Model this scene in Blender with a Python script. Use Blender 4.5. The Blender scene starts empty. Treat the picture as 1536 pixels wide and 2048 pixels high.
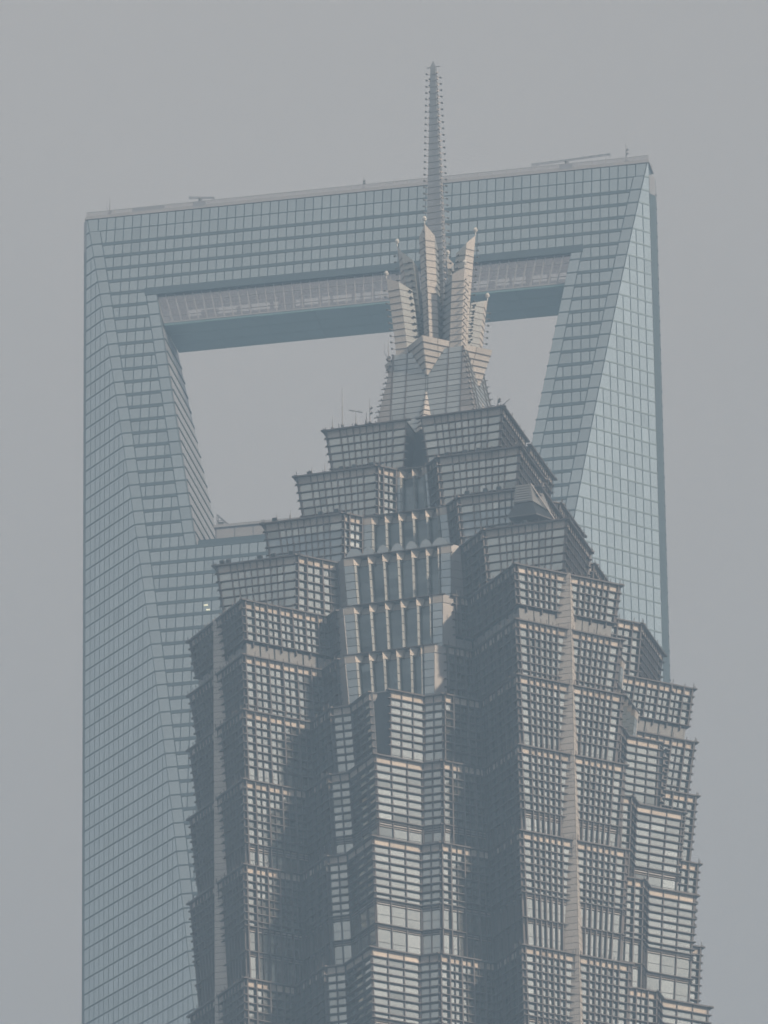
import bpy, math, random
from math import radians, sin, cos, pi, sqrt
from mathutils import Vector, Matrix

random.seed(11)
sc = bpy.context.scene
COL = sc.collection

# ------------------------------------------------------------------ camera
PITCH, FPX, ROLL = 0.4165230542, 16160.5519, -0.0135372356   # focal length in pixels of a 2048 px tall frame
CAMZ = 2.0
fw = Vector((0, cos(PITCH), sin(PITCH))); up = Vector((0, -sin(PITCH), cos(PITCH))); rt = Vector((1, 0, 0))
r2 = rt * cos(ROLL) + up * sin(ROLL); u2 = up * cos(ROLL) - rt * sin(ROLL)
cd = bpy.data.cameras.new("camera"); cam = bpy.data.objects.new("camera", cd); COL.objects.link(cam)
cam.matrix_world = Matrix(((r2.x, u2.x, -fw.x, 0), (r2.y, u2.y, -fw.y, 0), (r2.z, u2.z, -fw.z, CAMZ), (0, 0, 0, 1)))
cd.sensor_fit = 'VERTICAL'; cd.sensor_height = 24.0; cd.lens = 24.0 * FPX / 2048.0
cd.clip_start = 1.0; cd.clip_end = 20000.0
sc.camera = cam

# ------------------------------------------------------------------ sky, sun, exposure
SUN_DIR = Vector((0.79, -0.613, 0.0)).normalized()           # horizontal direction towards the sun: right of and behind the camera
SUN_EL = radians(27)
W = bpy.data.worlds.new("World"); sc.world = W; W.use_nodes = True
nt = W.node_tree; nt.nodes.clear()
sky = nt.nodes.new('ShaderNodeTexSky'); sky.sky_type = 'NISHITA'; sky.sun_disc = False
sky.sun_elevation = SUN_EL; sky.sun_rotation = math.atan2(SUN_DIR.x, SUN_DIR.y)
sky.air_density = 1.0; sky.dust_density = 4.0; sky.ozone_density = 1.0
hs = nt.nodes.new('ShaderNodeHueSaturation'); hs.inputs['Saturation'].default_value = 0.35
bg = nt.nodes.new('ShaderNodeBackground'); bg.inputs['Strength'].default_value = 0.12
wo = nt.nodes.new('ShaderNodeOutputWorld')
veil = nt.nodes.new('ShaderNodeMix'); veil.data_type = 'RGBA'; veil.inputs['Factor'].default_value = 0.78      # high thin overcast evens the sky out
veil.inputs['B'].default_value = (6.9, 6.2, 5.65, 1)
nt.links.new(sky.outputs[0], hs.inputs['Color']); nt.links.new(hs.outputs[0], veil.inputs['A']); 
tc = nt.nodes.new('ShaderNodeTexCoord'); smog = nt.nodes.new('ShaderNodeTexNoise'); smog.inputs['Scale'].default_value = 9.0; smog.inputs['Detail'].default_value = 2.0
mrs = nt.nodes.new('ShaderNodeMapRange'); mrs.inputs['To Min'].default_value = 0.93; mrs.inputs['To Max'].default_value = 1.07
smx = nt.nodes.new('ShaderNodeVectorMath'); smx.operation = 'SCALE'          # uneven smog
nt.links.new(tc.outputs['Generated'], smog.inputs['Vector']); nt.links.new(smog.outputs['Fac'], mrs.inputs['Value'])
nt.links.new(veil.outputs['Result'], smx.inputs[0]); nt.links.new(mrs.outputs[0], smx.inputs['Scale']); nt.links.new(smx.outputs[0], bg.inputs[0]); nt.links.new(bg.outputs[0], wo.inputs[0])
sd = bpy.data.lights.new("sun", 'SUN'); sd.energy = 4.7; sd.angle = radians(2); sd.color = (1.0, 0.77, 0.56)
sun = bpy.data.objects.new("sun", sd); COL.objects.link(sun)
sdir = Vector((SUN_DIR.x * cos(SUN_EL), SUN_DIR.y * cos(SUN_EL), sin(SUN_EL)))
sun.rotation_euler = (-sdir).to_track_quat('-Z', 'Y').to_euler()
sun.location = (300, 300, 700)
sc.view_settings.view_transform = 'Standard'; sc.view_settings.look = 'None'
sc.view_settings.exposure = -0.24; sc.view_settings.gamma = 1.0; sc.view_settings.use_curve_mapping = False
sc.render.engine = 'CYCLES'
sc.cycles.use_denoising = True
sc.cycles.max_bounces = 6; sc.cycles.glossy_bounces = 4; sc.cycles.transparent_max_bounces = 8
sc.cycles.volume_bounces = 0; sc.cycles.caustics_reflective = False; sc.cycles.caustics_refractive = False
sc.cycles.filter_width = 1.6
HAZE_DENSITY = 0.00074
HAZE_COLOR = (0.45, 0.70, 1.0, 1)

# ------------------------------------------------------------------ materials
def mat(name, base, rough=0.5, metal=0.0, var=0.0, noise=0.0, nscale=0.5, streak=0.0, spec=0.5):
    """Principled material; 'tint' face attribute lets neighbouring pieces differ, noise gives soiling."""
    m = bpy.data.materials.new(name); m.use_nodes = True
    t = m.node_tree; b = t.nodes['Principled BSDF']
    b.inputs['Roughness'].default_value = rough; b.inputs['Metallic'].default_value = metal
    b.inputs['Specular IOR Level'].default_value = spec
    rgb = t.nodes.new('ShaderNodeRGB'); rgb.outputs[0].default_value = (*base, 1)
    out = rgb.outputs[0]
    def mul(sock, lo, hi):
        nonlocal out
        mr = t.nodes.new('ShaderNodeMapRange'); mr.clamp = False; mr.inputs['To Min'].default_value = lo; mr.inputs['To Max'].default_value = hi
        t.links.new(sock, mr.inputs['Value'])
        vm = t.nodes.new('ShaderNodeVectorMath'); vm.operation = 'SCALE'
        t.links.new(out, vm.inputs[0]); t.links.new(mr.outputs[0], vm.inputs['Scale']); out = vm.outputs[0]
    if var:
        at = t.nodes.new('ShaderNodeAttribute'); at.attribute_name = 'tint'
        mul(at.outputs['Fac'], 1 - var, 1 + var)
    if noise:
        geo = t.nodes.new('ShaderNodeNewGeometry'); mp = t.nodes.new('ShaderNodeMapping')
        mp.inputs['Scale'].default_value = (nscale, nscale, nscale * (0.25 if streak else 1.0))
        nz = t.nodes.new('ShaderNodeTexNoise'); nz.inputs['Scale'].default_value = 1.0; nz.inputs['Detail'].default_value = 4.0
        t.links.new(geo.outputs['Position'], mp.inputs[0]); t.links.new(mp.outputs[0], nz.inputs['Vector'])
        mul(nz.outputs['Fac'], 1 - noise, 1 + noise)
    t.links.new(out, b.inputs['Base Color'])
    return m

M = {}
M['blue_glass'] = mat('blue_glass', (0.52, 0.605, 0.635), 0.07, 0.93, var=0.045, noise=0.06, nscale=0.08)
M['blue_frame'] = mat('blue_frame', (0.12, 0.165, 0.19), 0.45, 0.3, noise=0.10, nscale=0.3)
M['blue_band'] = mat('blue_band', (0.10, 0.145, 0.17), 0.40, 0.4, noise=0.08, nscale=0.2)
M['pale_metal'] = mat('pale_metal', (0.46, 0.455, 0.46), 0.45, 0.2, var=0.05, noise=0.08, nscale=0.4)
M['deck_frame'] = mat('deck_frame', (0.34, 0.34, 0.36), 0.5, 0.2, noise=0.06)
M['deck_inside'] = mat('deck_inside', (0.36, 0.34, 0.35), 0.7, 0.0, var=0.15)
M['soffit'] = mat('soffit', (0.27, 0.43, 0.45), 0.35, 0.5, noise=0.10, nscale=0.3)
M['reveal'] = mat('reveal', (0.36, 0.38, 0.41), 0.4, 0.3, var=0.05)
M['grey_glass'] = mat('grey_glass', (0.57, 0.578, 0.54), 0.09, 0.85, var=0.14, noise=0.06, nscale=0.2)
M['spandrel_glass'] = mat('spandrel_glass', (0.46, 0.51, 0.53), 0.25, 0.6, var=0.08, noise=0.06, nscale=0.3)
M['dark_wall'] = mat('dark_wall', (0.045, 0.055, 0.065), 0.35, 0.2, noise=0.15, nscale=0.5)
M['dark_glass'] = mat('dark_glass', (0.20, 0.225, 0.23), 0.12, 0.7, var=0.2)
M['bar_metal'] = mat('bar_metal', (0.120, 0.110, 0.115), 0.5, 0.1, noise=0.15, nscale=0.6)
M['steel'] = mat('steel', (0.16, 0.16, 0.17), 0.5, 0.5, noise=0.15, nscale=1.0)
M['parapet'] = mat('parapet', (0.56, 0.51, 0.455), 0.50, 0.15, var=0.12, noise=0.08, nscale=0.5)
M['panel'] = mat('panel', (0.36, 0.355, 0.355), 0.42, 0.3, var=0.08, noise=0.10, nscale=0.4, streak=1)
M['louvre'] = mat('louvre', (0.27, 0.28, 0.285), 0.55, 0.2, noise=0.12, nscale=0.7)
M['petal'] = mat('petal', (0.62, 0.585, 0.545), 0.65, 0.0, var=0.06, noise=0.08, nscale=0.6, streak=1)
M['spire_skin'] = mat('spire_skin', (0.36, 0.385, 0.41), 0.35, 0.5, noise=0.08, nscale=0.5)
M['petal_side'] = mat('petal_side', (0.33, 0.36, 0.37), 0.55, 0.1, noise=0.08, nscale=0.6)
M['fin_metal'] = mat('fin_metal', (0.33, 0.36, 0.36), 0.5, 0.1, var=0.08)
M['roof'] = mat('roof', (0.20, 0.21, 0.22), 0.8, 0.0, noise=0.2, nscale=0.3)
M['lamp_white'] = mat('lamp_white', (0.75, 0.74, 0.70), 0.4, 0.0)
M['asphalt'] = mat('city_ground', (0.13, 0.13, 0.13), 0.9, 0.0, noise=0.3, nscale=0.02)
em = bpy.data.materials.new('office_lamp'); em.use_nodes = True
_b = em.node_tree.nodes['Principled BSDF']; _b.inputs['Emission Color'].default_value = (1.0, 0.93, 0.55, 1); _b.inputs['Emission Strength'].default_value = 1.3
M['office_lamp'] = em
dg = bpy.data.materials.new('deck_glass'); dg.use_nodes = True
t = dg.node_tree; t.nodes.clear()
gl = t.nodes.new('ShaderNodeBsdfGlossy'); gl.inputs['Color'].default_value = (0.80, 0.77, 0.79, 1); gl.inputs['Roughness'].default_value = 0.08
tr = t.nodes.new('ShaderNodeBsdfTransparent'); tr.inputs['Color'].default_value = (0.88, 0.88, 0.86, 1)
mx = t.nodes.new('ShaderNodeMixShader'); mx.inputs[0].default_value = 0.36
mo = t.nodes.new('ShaderNodeOutputMaterial')
t.links.new(tr.outputs[0], mx.inputs[1]); t.links.new(gl.outputs[0], mx.inputs[2]); t.links.new(mx.outputs[0], mo.inputs[0])
M['deck_glass'] = dg

# ------------------------------------------------------------------ helpers
def mesh_obj(name, verts, faces, m, parent=None, tints=None, smooth=False, auto_normals=False):
    me = bpy.data.meshes.new(name)
    me.from_pydata([tuple(v) for v in verts], [], faces)
    if auto_normals:
        import bmesh
        bm = bmesh.new(); bm.from_mesh(me); bmesh.ops.recalc_face_normals(bm, faces=bm.faces); bm.to_mesh(me); bm.free()
    me.materials.append(M[m])
    if tints is not None:
        at = me.attributes.new('tint', 'FLOAT', 'FACE'); at.data.foreach_set('value', tints)
    if smooth:
        for p in me.polygons: p.use_smooth = True
    me.update()
    o = bpy.data.objects.new(name, me); COL.objects.link(o)
    if parent: o.parent = parent
    return o

def tag(o, label=None, cat=None, group=None, kind=None):
    if label: o['label'] = label
    if cat: o['category'] = cat
    if group: o['group'] = group
    if kind: o['kind'] = kind
    return o

def empty(name, loc=(0, 0, 0)):
    o = bpy.data.objects.new(name, None); COL.objects.link(o); o.location = loc
    return o

BOXF = [(0, 3, 2, 1), (4, 5, 6, 7), (0, 1, 5, 4), (1, 2, 6, 5), (2, 3, 7, 6), (3, 0, 4, 7)]
CAMP = Vector((0, 0, CAMZ))
def project(p):
    d = p - CAMP; k = d.dot(fw)
    return 768 + FPX * d.dot(r2) / k, 1024 - FPX * d.dot(u2) / k

class MB:
    """collects shapes for one mesh"""
    def __init__(s): s.v = []; s.f = []
    def add(s, vs, fs):
        n = len(s.v); s.v += [tuple(v) for v in vs]; s.f += [tuple(i + n for i in f) for f in fs]
    def box8(s, vs): s.add(vs, BOXF)
    def bar(s, a, b, w, h=None, upv=Vector((0, 0, 1))):
        a = Vector(a); b = Vector(b); h = h or w
        d = (b - a).normalized()
        if abs(d.dot(upv)) > 0.99: upv = Vector((0, 1, 0))
        x = d.cross(upv).normalized() * (w / 2); y = x.cross(d).normalized() * (h / 2)
        s.box8([a - x - y, a + x - y, a + x + y, a - x + y, b - x - y, b + x - y, b + x + y, b - x + y])
    def cyl(s, a, b, ra, rb=None, n=8):
        a = Vector(a); b = Vector(b); rb = ra if rb is None else rb
        d = (b - a).normalized(); q = Vector((0, 0, 1)) if abs(d.z) < 0.95 else Vector((1, 0, 0))
        x = d.cross(q).normalized(); y = d.cross(x)
        A = [a + (x * cos(2 * pi * k / n) + y * sin(2 * pi * k / n)) * ra for k in range(n)]
        B = [b + (x * cos(2 * pi * k / n) + y * sin(2 * pi * k / n)) * rb for k in range(n)]
        s.add(A + B, [(k, (k + 1) % n, n + (k + 1) % n, n + k) for k in range(n)] + [tuple(range(n))[::-1], tuple(range(n, 2 * n))])
    def loft(s, rings, caps=True):
        n = len(rings[0]); vs = [p for r in rings for p in r]; fs = []
        for j in range(len(rings) - 1):
            for k in range(n):
                fs.append((j * n + k, j * n + (k + 1) % n, (j + 1) * n + (k + 1) % n, (j + 1) * n + k))
        if caps: fs += [tuple(range(n))[::-1], tuple(range((len(rings) - 1) * n, len(rings) * n))]
        s.add(vs, fs)
    def build(s, name, m, parent=None, fix=True):
        return mesh_obj(name, s.v, s.f, m, parent, auto_normals=fix)

class Pieces:
    """like pieces of one tower: the ones that show largest become parts of their own, the rest one joined part"""
    def __init__(s, name, rest_name, m, limit=280): s.name = name; s.rest = rest_name; s.m = m; s.limit = limit; s.items = []
    def add(s, verts, faces, parent, seen=True, tint=None):
        if seen:
            pr = [project(Vector(v)) for v in verts]
            xs = [p[0] for p in pr]; ys = [p[1] for p in pr]
            inside = 0 < sum(xs) / len(xs) < 1536 and 0 < sum(ys) / len(ys) < 2048
            size = (max(xs) - min(xs)) * (max(ys) - min(ys)) if inside else 0
        else: size = 0
        s.items.append((size, verts, faces, parent, (random.random() if random.random() > .07 else random.choice((-.9, -.5, 1.6))) if tint is None else tint))
    def box8(s, vs, parent, seen=True, tint=None): s.add(vs, BOXF, parent, seen, tint)
    def build(s, root, hidden=None):
        it = sorted(s.items, key=lambda q: -q[0])
        top, rest = [], []
        for q in it:
            if len(top) < s.limit and q[0] > 60:
                c = sum((Vector(v) for v in q[1]), Vector()) / len(q[1])
                d = CAMP - c; L = d.length; d /= L
                if hidden is None or hidden.ray_cast(c + d * 1.2, d, L)[0] is None: top.append(q); continue
            rest.append(q)
        for size, vs, fs, par, ti in top:
            mesh_obj(s.name, vs, fs, s.m, par, [ti] * len(fs))
        if rest:
            V = []; F = []; Tn = []
            for size, vs, fs, par, ti in rest:
                n = len(V); V += vs; F += [tuple(i + n for i in f) for f in fs]; Tn += [ti] * len(fs)
            o = mesh_obj(s.rest, V, F, s.m, root, Tn); o['kind'] = 'stuff'

class Face:
    """a flat facade bay given by its four corners; s runs 0..1 left to right, t 0..1 top to bottom, d outwards in metres"""
    def __init__(s, TL, TR, BL, BR):
        s.TL, s.TR, s.BL, s.BR = map(Vector, (TL, TR, BL, BR))
        e = (s.TR + s.BR) / 2 - (s.TL + s.BL) / 2
        h = (s.TL + s.TR) / 2 - (s.BL + s.BR) / 2
        s.L = e.length; s.H = h.length
        s.n = e.cross(h).normalized()
        mid = (s.TL + s.TR + s.BL + s.BR) / 4
        s.facing = s.n.dot((CAMP - mid).normalized())
    def P(s, a, t, d=0.0):
        top = s.TL.lerp(s.TR, a); bot = s.BL.lerp(s.BR, a)
        return top.lerp(bot, t) + s.n * d
    def box(s, s0, s1, t0, t1, d0, d1):
        P = s.P
        return [P(s0, t1, d0), P(s1, t1, d0), P(s1, t0, d0), P(s0, t0, d0), P(s0, t1, d1), P(s1, t1, d1), P(s1, t0, d1), P(s0, t0, d1)]

# ================================================================== ground
g = mesh_obj('ground', [(-6000, -3000, 0), (6000, -3000, 0), (6000, 9000, 0), (-6000, 9000, 0)], [(0, 1, 2, 3)], 'asphalt')
tag(g, kind='structure')

# ================================================================== tower with the trapezoid opening
SROOF = 487.0014 + 2.10865 * 2.08
SC = Vector((-1.60045512, 998.54457, 0)); STH = 0.19794888
ST = Vector((cos(STH), -sin(STH), 0)); SN = Vector((-sin(STH), -cos(STH), 0))
SH = 41.0; CH = 1.563
def SZ(i): return 487.0014 - 2.10865 * i - 0.00026217 * max(0.0, i - 30) ** 2
def SW(i):
    if i <= 57: return 2.51535 + 19.48099 * i / 50 - 3.04364 * (i / 50) ** 2
    return min(20.768 + 0.25085 * (i - 57), SH - CH - 0.3)
def SP(a, n, z): p = SC + ST * a + SN * n; return Vector((p.x, p.y, z))
blue = empty('office_tower')
tag(blue, 'pale blue glass skyscraper with a trapezoid opening near its flat top, behind the pagoda-like tower', 'skyscraper')

AP_TOP, AP_BOT, TOPI = 4.0, 24.0, -2.08
def ap_half(i): return 29.02 - 0.169 * (SZ(4.0) - SZ(i))
BACK = 0.12     # the dark backing lies this far behind the glass
def outline(i, a0=None, a1=None):
    """hexagonal plan of the tower at row i; a0/a1 cut it to a leg"""
    w = SW(i) - BACK; h = SH - BACK * 1.4
    pts = [(-(h - CH), CH), (-(h - w), w), (h - w, w), (h - CH, CH), (h - CH, -CH), (h - w, -w), (-(h - w), -w), (-(h - CH), -CH)]
    if a1 is not None: pts = [(-(h - CH), CH), (-(h - w), w), (a1, w), (a1, -w), (-(h - w), -w), (-(h - CH), -CH)]
    if a0 is not None: pts = [(a0, w), (h - w, w), (h - CH, CH), (h - CH, -CH), (h - w, -w), (a0, -w)]
    return [SP(a, n, SZ(i)) for a, n in pts]
mb = MB(); rows = [AP_BOT + 0.0] + list(range(28, 58, 3)) + [70, 90, 110, 130, 160, 230.9]
mb.loft([outline(i) for i in rows]); shaft = mb.build('shaft', 'blue_frame', blue)
mb = MB(); mb.loft([outline(i, a1=-ap_half(i)) for i in (4, 8, 12, 16, 20, 24)]); leg_l = mb.build('tower_leg', 'blue_frame', blue)
mb = MB(); mb.loft([outline(i, a0=ap_half(i)) for i in (4, 8, 12, 16, 20, 24)]); leg_r = mb.build('tower_leg', 'blue_frame', blue)
mb = MB(); mb.loft([outline(i) for i in (TOPI, 0, 2, 4)]); beam = mb.build('top_beam', 'blue_frame', blue)

s_pane = Pieces('glass_pane', 'glass_panes', 'blue_glass', 290)
s_band = Pieces('spandrel_band', 'spandrel_bands', 'blue_band', 280)
GAP = 0.065
def quad_piece(col, p00, p10, p11, p01, n, d0, d1, parent, seen=True):
    """slab between four face points (top-left, top-right, bottom-right, bottom-left)"""
    col.box8([p01 + n * d0, p11 + n * d0, p10 + n * d0, p00 + n * d0, p01 + n * d1, p11 + n * d1, p10 + n * d1, p00 + n * d1], parent, seen)
def row_cells(l0, r0, l1, r1, pitch, phase=0.0, edge=0.0):
    """cells of one row: (top-left, top-right, bottom-left, bottom-right) positions; mullions stay plumb, the ends follow the slant"""
    if edge:
        yield l0, l0 + edge, l1, l1 + edge
        yield r0 - edge, r0, r1 - edge, r1
        l0 += edge; l1 += edge; r0 -= edge; r1 -= edge
    lo = max(l0, l1) + 0.35; hi = min(r0, r1) - 0.35
    ms = []; k = math.ceil((lo - phase) / pitch)
    while phase + k * pitch < hi: ms.append(phase + k * pitch); k += 1
    top = [l0] + ms + [r0]; bot = [l1] + ms + [r1]
    for j in range(len(top) - 1): yield top[j], top[j + 1], bot[j], bot[j + 1]
PITCHF = 1.215
def facade_row(i0, i1, fpos, n, ranges, pitch, parent, bandh, seen, edge=0.0, band=True, phase=0.0):
    zt, zb = SZ(i0), SZ(i1); f = bandh / (zt - zb)
    for (l0, r0, l1, r1, eL, eR) in ranges:
        cells = list(row_cells(l0, r0, l1, r1, pitch, phase, 0))if not (eL or eR) else []
        if eL or eR:
            a, b, c, d = l0, r0, l1, r1
            if eL: cells.append((a, a + 1.5, c, c + 1.5, 1)); a += 1.5; c += 1.5
            if eR: cells.append((b - 1.5, b, d - 1.5, d, 1)); b -= 1.5; d -= 1.5
            cells += list(row_cells(a, b, c, d, pitch, phase, 0))
        for cell in cells:
            x0, x1, y0, y1 = cell[:4]; ff = f * (0.45 if len(cell) > 4 else 1.0)
            tl = fpos(x0 + (y0 - x0) * ff + GAP, i0 + (i1 - i0) * ff); tr = fpos(x1 + (y1 - x1) * ff - GAP, i0 + (i1 - i0) * ff)
            bl = fpos(y0 + GAP, i1 - 0.01); br = fpos(y1 - GAP, i1 - 0.01)
            if (tr - tl).length < 0.25 and (br - bl).length < 0.25: continue
            quad_piece(s_pane, tl, tr, br, bl, n, -0.06, 0.0, parent, seen)
        if band:
            x0 = l0 + (1.5 if eL else 0); x1 = r0 - (1.5 if eR else 0)
            y0 = x0 + (l1 - l0) * f; y1 = x1 + (r1 - r0) * f
            quad_piece(s_band, fpos(x0, i0), fpos(x1, i0), fpos(y1, i0 + (i1 - i0) * f * 0.98), fpos(y0, i0 + (i1 - i0) * f * 0.98), n, -0.1, 0.05, parent, seen)
            if eL: quad_piece(s_band, fpos(l0, i0), fpos(l0 + 1.5, i0), fpos(l0 + 1.5 + (l1 - l0) * f * .4, i0 + (i1 - i0) * f * 0.4), fpos(l0 + (l1 - l0) * f * .4, i0 + (i1 - i0) * f * 0.4), n, -0.1, 0.04, parent, seen)
            if eR: quad_piece(s_band, fpos(r0 - 1.5, i0), fpos(r0, i0), fpos(r0 + (r1 - r0) * f * .4, i0 + (i1 - i0) * f * 0.4), fpos(r0 - 1.5 + (r1 - r0) * f * .4, i0 + (i1 - i0) * f * 0.4), n, -0.1, 0.04, parent, seen)
# front curved face
def ffront(a, i): return SP(a, SW(i), SZ(i))
for k in range(-2, 60):
    i0 = TOPI if k == -2 else k; i1 = k + 1 if k > -2 else -1
    dW = (SW(i1) - SW(i0)); dz = SZ(i0) - SZ(i1)
    n = (SN * dz + Vector((0, 0, dW))).normalized()
    E0, E1 = SH - SW(i0), SH - SW(i1)
    if i0 < AP_TOP: parent = beam; rg = [(-E0, E0, -E1, E1, k >= -1, k >= -1)]
    elif i0 < AP_BOT:
        h0, h1 = ap_half(i0), ap_half(i1)
        facade_row(i0, i1, ffront, n, [(-E0, -h0, -E1, -h1, 1, 1)], PITCHF, leg_l, 0.52, True)
        facade_row(i0, i1, ffront, n, [(h0, E0, h1, E1, 1, 1)], PITCHF, leg_r, 0.52, True)
        continue
    else: parent = shaft; rg = [(-E0, E0, -E1, E1, 1, 1)]
    facade_row(i0, i1, ffront, n, rg, PITCHF, parent, 0.52 if k >= 0 else (0.12 if k == -1 else 0.06), True)
# side walls beside the front face
for sgn, leg in ((-1, leg_l), (1, leg_r)):
    wd = (ST * (-sgn) + SN).normalized()                       # along the wall towards the front
    wn = (ST * sgn + SN).normalized()
    c0 = SP(sgn * (SH - CH), CH, 0)
    def fwall(x, i, c0=c0, wd=wd, sgn=sgn):
        d = x if sgn < 0 else -x
        return Vector((c0.x + wd.x * d, c0.y + wd.y * d, SZ(i)))
    for k in range(-2, 60):
        i0 = TOPI if k == -2 else k; i1 = k + 1 if k > -2 else -1
        L0 = max(0.02, (SW(i0) - CH) * sqrt(2)); L1 = max(0.05, (SW(i1) - CH) * sqrt(2))
        parent = beam if i0 < AP_TOP else (leg if i0 < AP_BOT else shaft)
        rg = [(0.0, L0, 0.0, L1, 0, 0)] if sgn < 0 else [(-L0, 0.0, -L1, 0.0, 0, 0)]
        facade_row(i0, i1, fwall, wn, rg, 1.23, parent, 0.20, True)
# the notched corners: a dark recessed strip with a projecting fin at every row
mb_c = []
for sgn in (-1, 1):
    m1 = MB()
    a = sgn * (SH - CH * 0.62)
    ring = lambda i: [SP(sgn * (SH - CH), CH, SZ(i)), SP(a, CH * .35, SZ(i)), SP(a, -CH * .35, SZ(i)), SP(sgn * (SH - CH), -CH, SZ(i)), SP(sgn * (SH - CH - .3), 0, SZ(i))]
    m1.loft([ring(0.2), ring(60)]); m1.build('corner_strip', 'blue_band', blue)
    m1 = MB(); m1.loft([ring(TOPI + (0.9 if sgn > 0 else 0.02)), ring(0.18)]); m1.build('corner_cap', 'reveal', blue)
    for k in range(0, 60):
        m2 = MB(); p = SP(a + sgn * 0.0, 0, SZ(k)); m2.bar(p - ST * sgn * 0.2, p + ST * sgn * 0.12, 0.5, 0.08); m2.build('corner_fin', 'blue_band', blue)
# roof parapet, railing
mb = MB(); zt = SZ(TOPI)
mb.box8([SP(a, n, z) for z in (zt + .03, zt + .32) for a, n in ((-39.5, 1.72), (39.45, 1.72), (39.45, -1.72), (-39.5, -1.72))]); parapet = mb.build('roof_parapet', 'pale_metal', blue)
mb = MB(); mb.box8([SP(a, n, z) for z in (zt - .22, zt + .02) for a, n in ((-39.6, 1.86), (39.55, 1.86), (39.55, -1.86), (-39.6, -1.86))]); mb.build('roof_ledge', 'pale_metal', blue)
for n in (1.6, -1.6):
    mb = MB(); mb.box8([SP(a, n + d, z) for z in (zt + .34, zt + .9) for a, d in ((-39.4, .02), (39.4, .02), (39.4, -.02), (-39.4, -.02))]); mb.build('balustrade', 'deck_glass', blue)
    for hz in (.95,):
        mb = MB(); mb.bar(SP(-39.4, n, zt + hz), SP(39.4, n, zt + hz), 0.06); mb.build('rail', 'pale_metal', blue)
    for k in range(41):
        mb = MB(); a = -39.4 + k * 1.97; mb.bar(SP(a, n, zt + .3), SP(a, n, zt + 1.1), 0.07); mb.build('rail_post', 'pale_metal', blue)

# lintel over the opening, observation gallery, soffit
zL = SZ(4.0)
mb = MB(); w4 = SW(4.0)
mb.box8([SP(a, n, z) for z, hw in ((zL - 1.05, 30.5), (zL + 0.02, 30.6)) for a, n in ((-hw, w4 + 0.28), (hw, w4 + 0.28), (hw, w4 - .75), (-hw, w4 - .75))])
mb.build('lintel', 'blue_band', blue)
gal = empty('observation_gallery'); gal.parent = blue
zG = 473.15; nF, nB, nW = 3.75, -5.0, -0.3; hwT, hwB = 29.0, 27.9
mb = MB(); mb.box8([SP(a, n, z) for z, d in ((zG - 0.35, 0), (zG, 0)) for a, n in ((-hwB, nF + .25), (hwB, nF + .25), (hwB, nB), (-hwB, nB))]); mb.build('gallery_floor', 'soffit', gal)
for k in range(8):       # soffit panels
    for j in range(3):
        a0 = -hwB + k * (2 * hwB / 8) + .05; a1 = a0 + 2 * hwB / 8 - .1; n0 = nB + .05 + j * (nF + .2 - nB) / 3; n1 = n0 + (nF + .2 - nB) / 3 - .1
        mb = MB(); mb.box8([SP(a, n, z) for z in (zG - .43, zG - .352) for a, n in ((a0, n0), (a1, n0), (a1, n1), (a0, n1))]); mb.build('soffit_panel', 'soffit', gal)
mb = MB(); mb.bar(SP(-hwB, nF + .28, zG + .02), SP(hwB, nF + .28, zG + .02), .12, .16); mb.build('gallery_edge', 'pale_metal', gal)
ncol = 46
for k in range(ncol + 1):
    f = k / ncol; mb = MB(); p = SP(-hwB + 2 * hwB * f, nF, zG + .1); q = SP(-hwT + 2 * hwT * f, nF, zL - 1.0); mb.bar(p, q, 0.09, 0.16); mb.build('gallery_mullion', 'pale_metal', gal)
for hz in (1.15, 3.1):
    mb = MB(); f = hz / (zL - zG); hw = hwB + (hwT - hwB) * f; mb.bar(SP(-hw, nF, zG + hz), SP(hw, nF, zG + hz), .08, .1); mb.build('gallery_rail', 'deck_frame', gal)
for k in range(ncol):
    mb = MB(); vs = []
    for nn in (nF - .03, nF):
        for z, hw in ((zG + .1, hwB), (zL - 1.0, hwT)):
            for f in ((k, k + 1) if z == zG + .1 else (k + 1, k)): vs.append(SP(-hw + 2 * hw * f / ncol, nn, z))
    mb.box8(vs); mb.build('gallery_pane', 'deck_glass', gal)
mb = MB(); mb.box8([SP(a, n, z) for z in (zL - 1.2, zL - 1.06) for a, n in ((-29, nF), (29, nF), (29, nW), (-29, nW))]); mb.build('gallery_ceiling', 'deck_inside', gal)
# back wall of the gallery: solid below and above, an irregular run of windows between
def backbox(a0, a1, z0, z1, nm='back_wall_panel', m='deck_inside'):
    mb = MB(); mb.box8([SP(a, n, z) for z in (z0, z1) for a, n in ((a0, nW + .2), (a1, nW + .2), (a1, nW), (a0, nW))])
    mesh_obj(nm, mb.v, mb.f, m, gal, [random.random()] * 6, auto_normals=True)
backbox(-28.2, 28.2, zG, zG + 2.6); backbox(-28.8, 28.8, zG + 3.95, zL - 1.06)
a = -28.0; rr = random.Random(5)
while a < 27.5:
    w = rr.choice((0.35, 0.5, 0.9, 1.6, 2.4)); backbox(a, min(a + w, 28), zG + 2.61, zG + rr.choice((3.4, 3.94, 3.94, 3.94))); a += w + rr.choice((0.7, 1.2, 2.0, 2.6))

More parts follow.
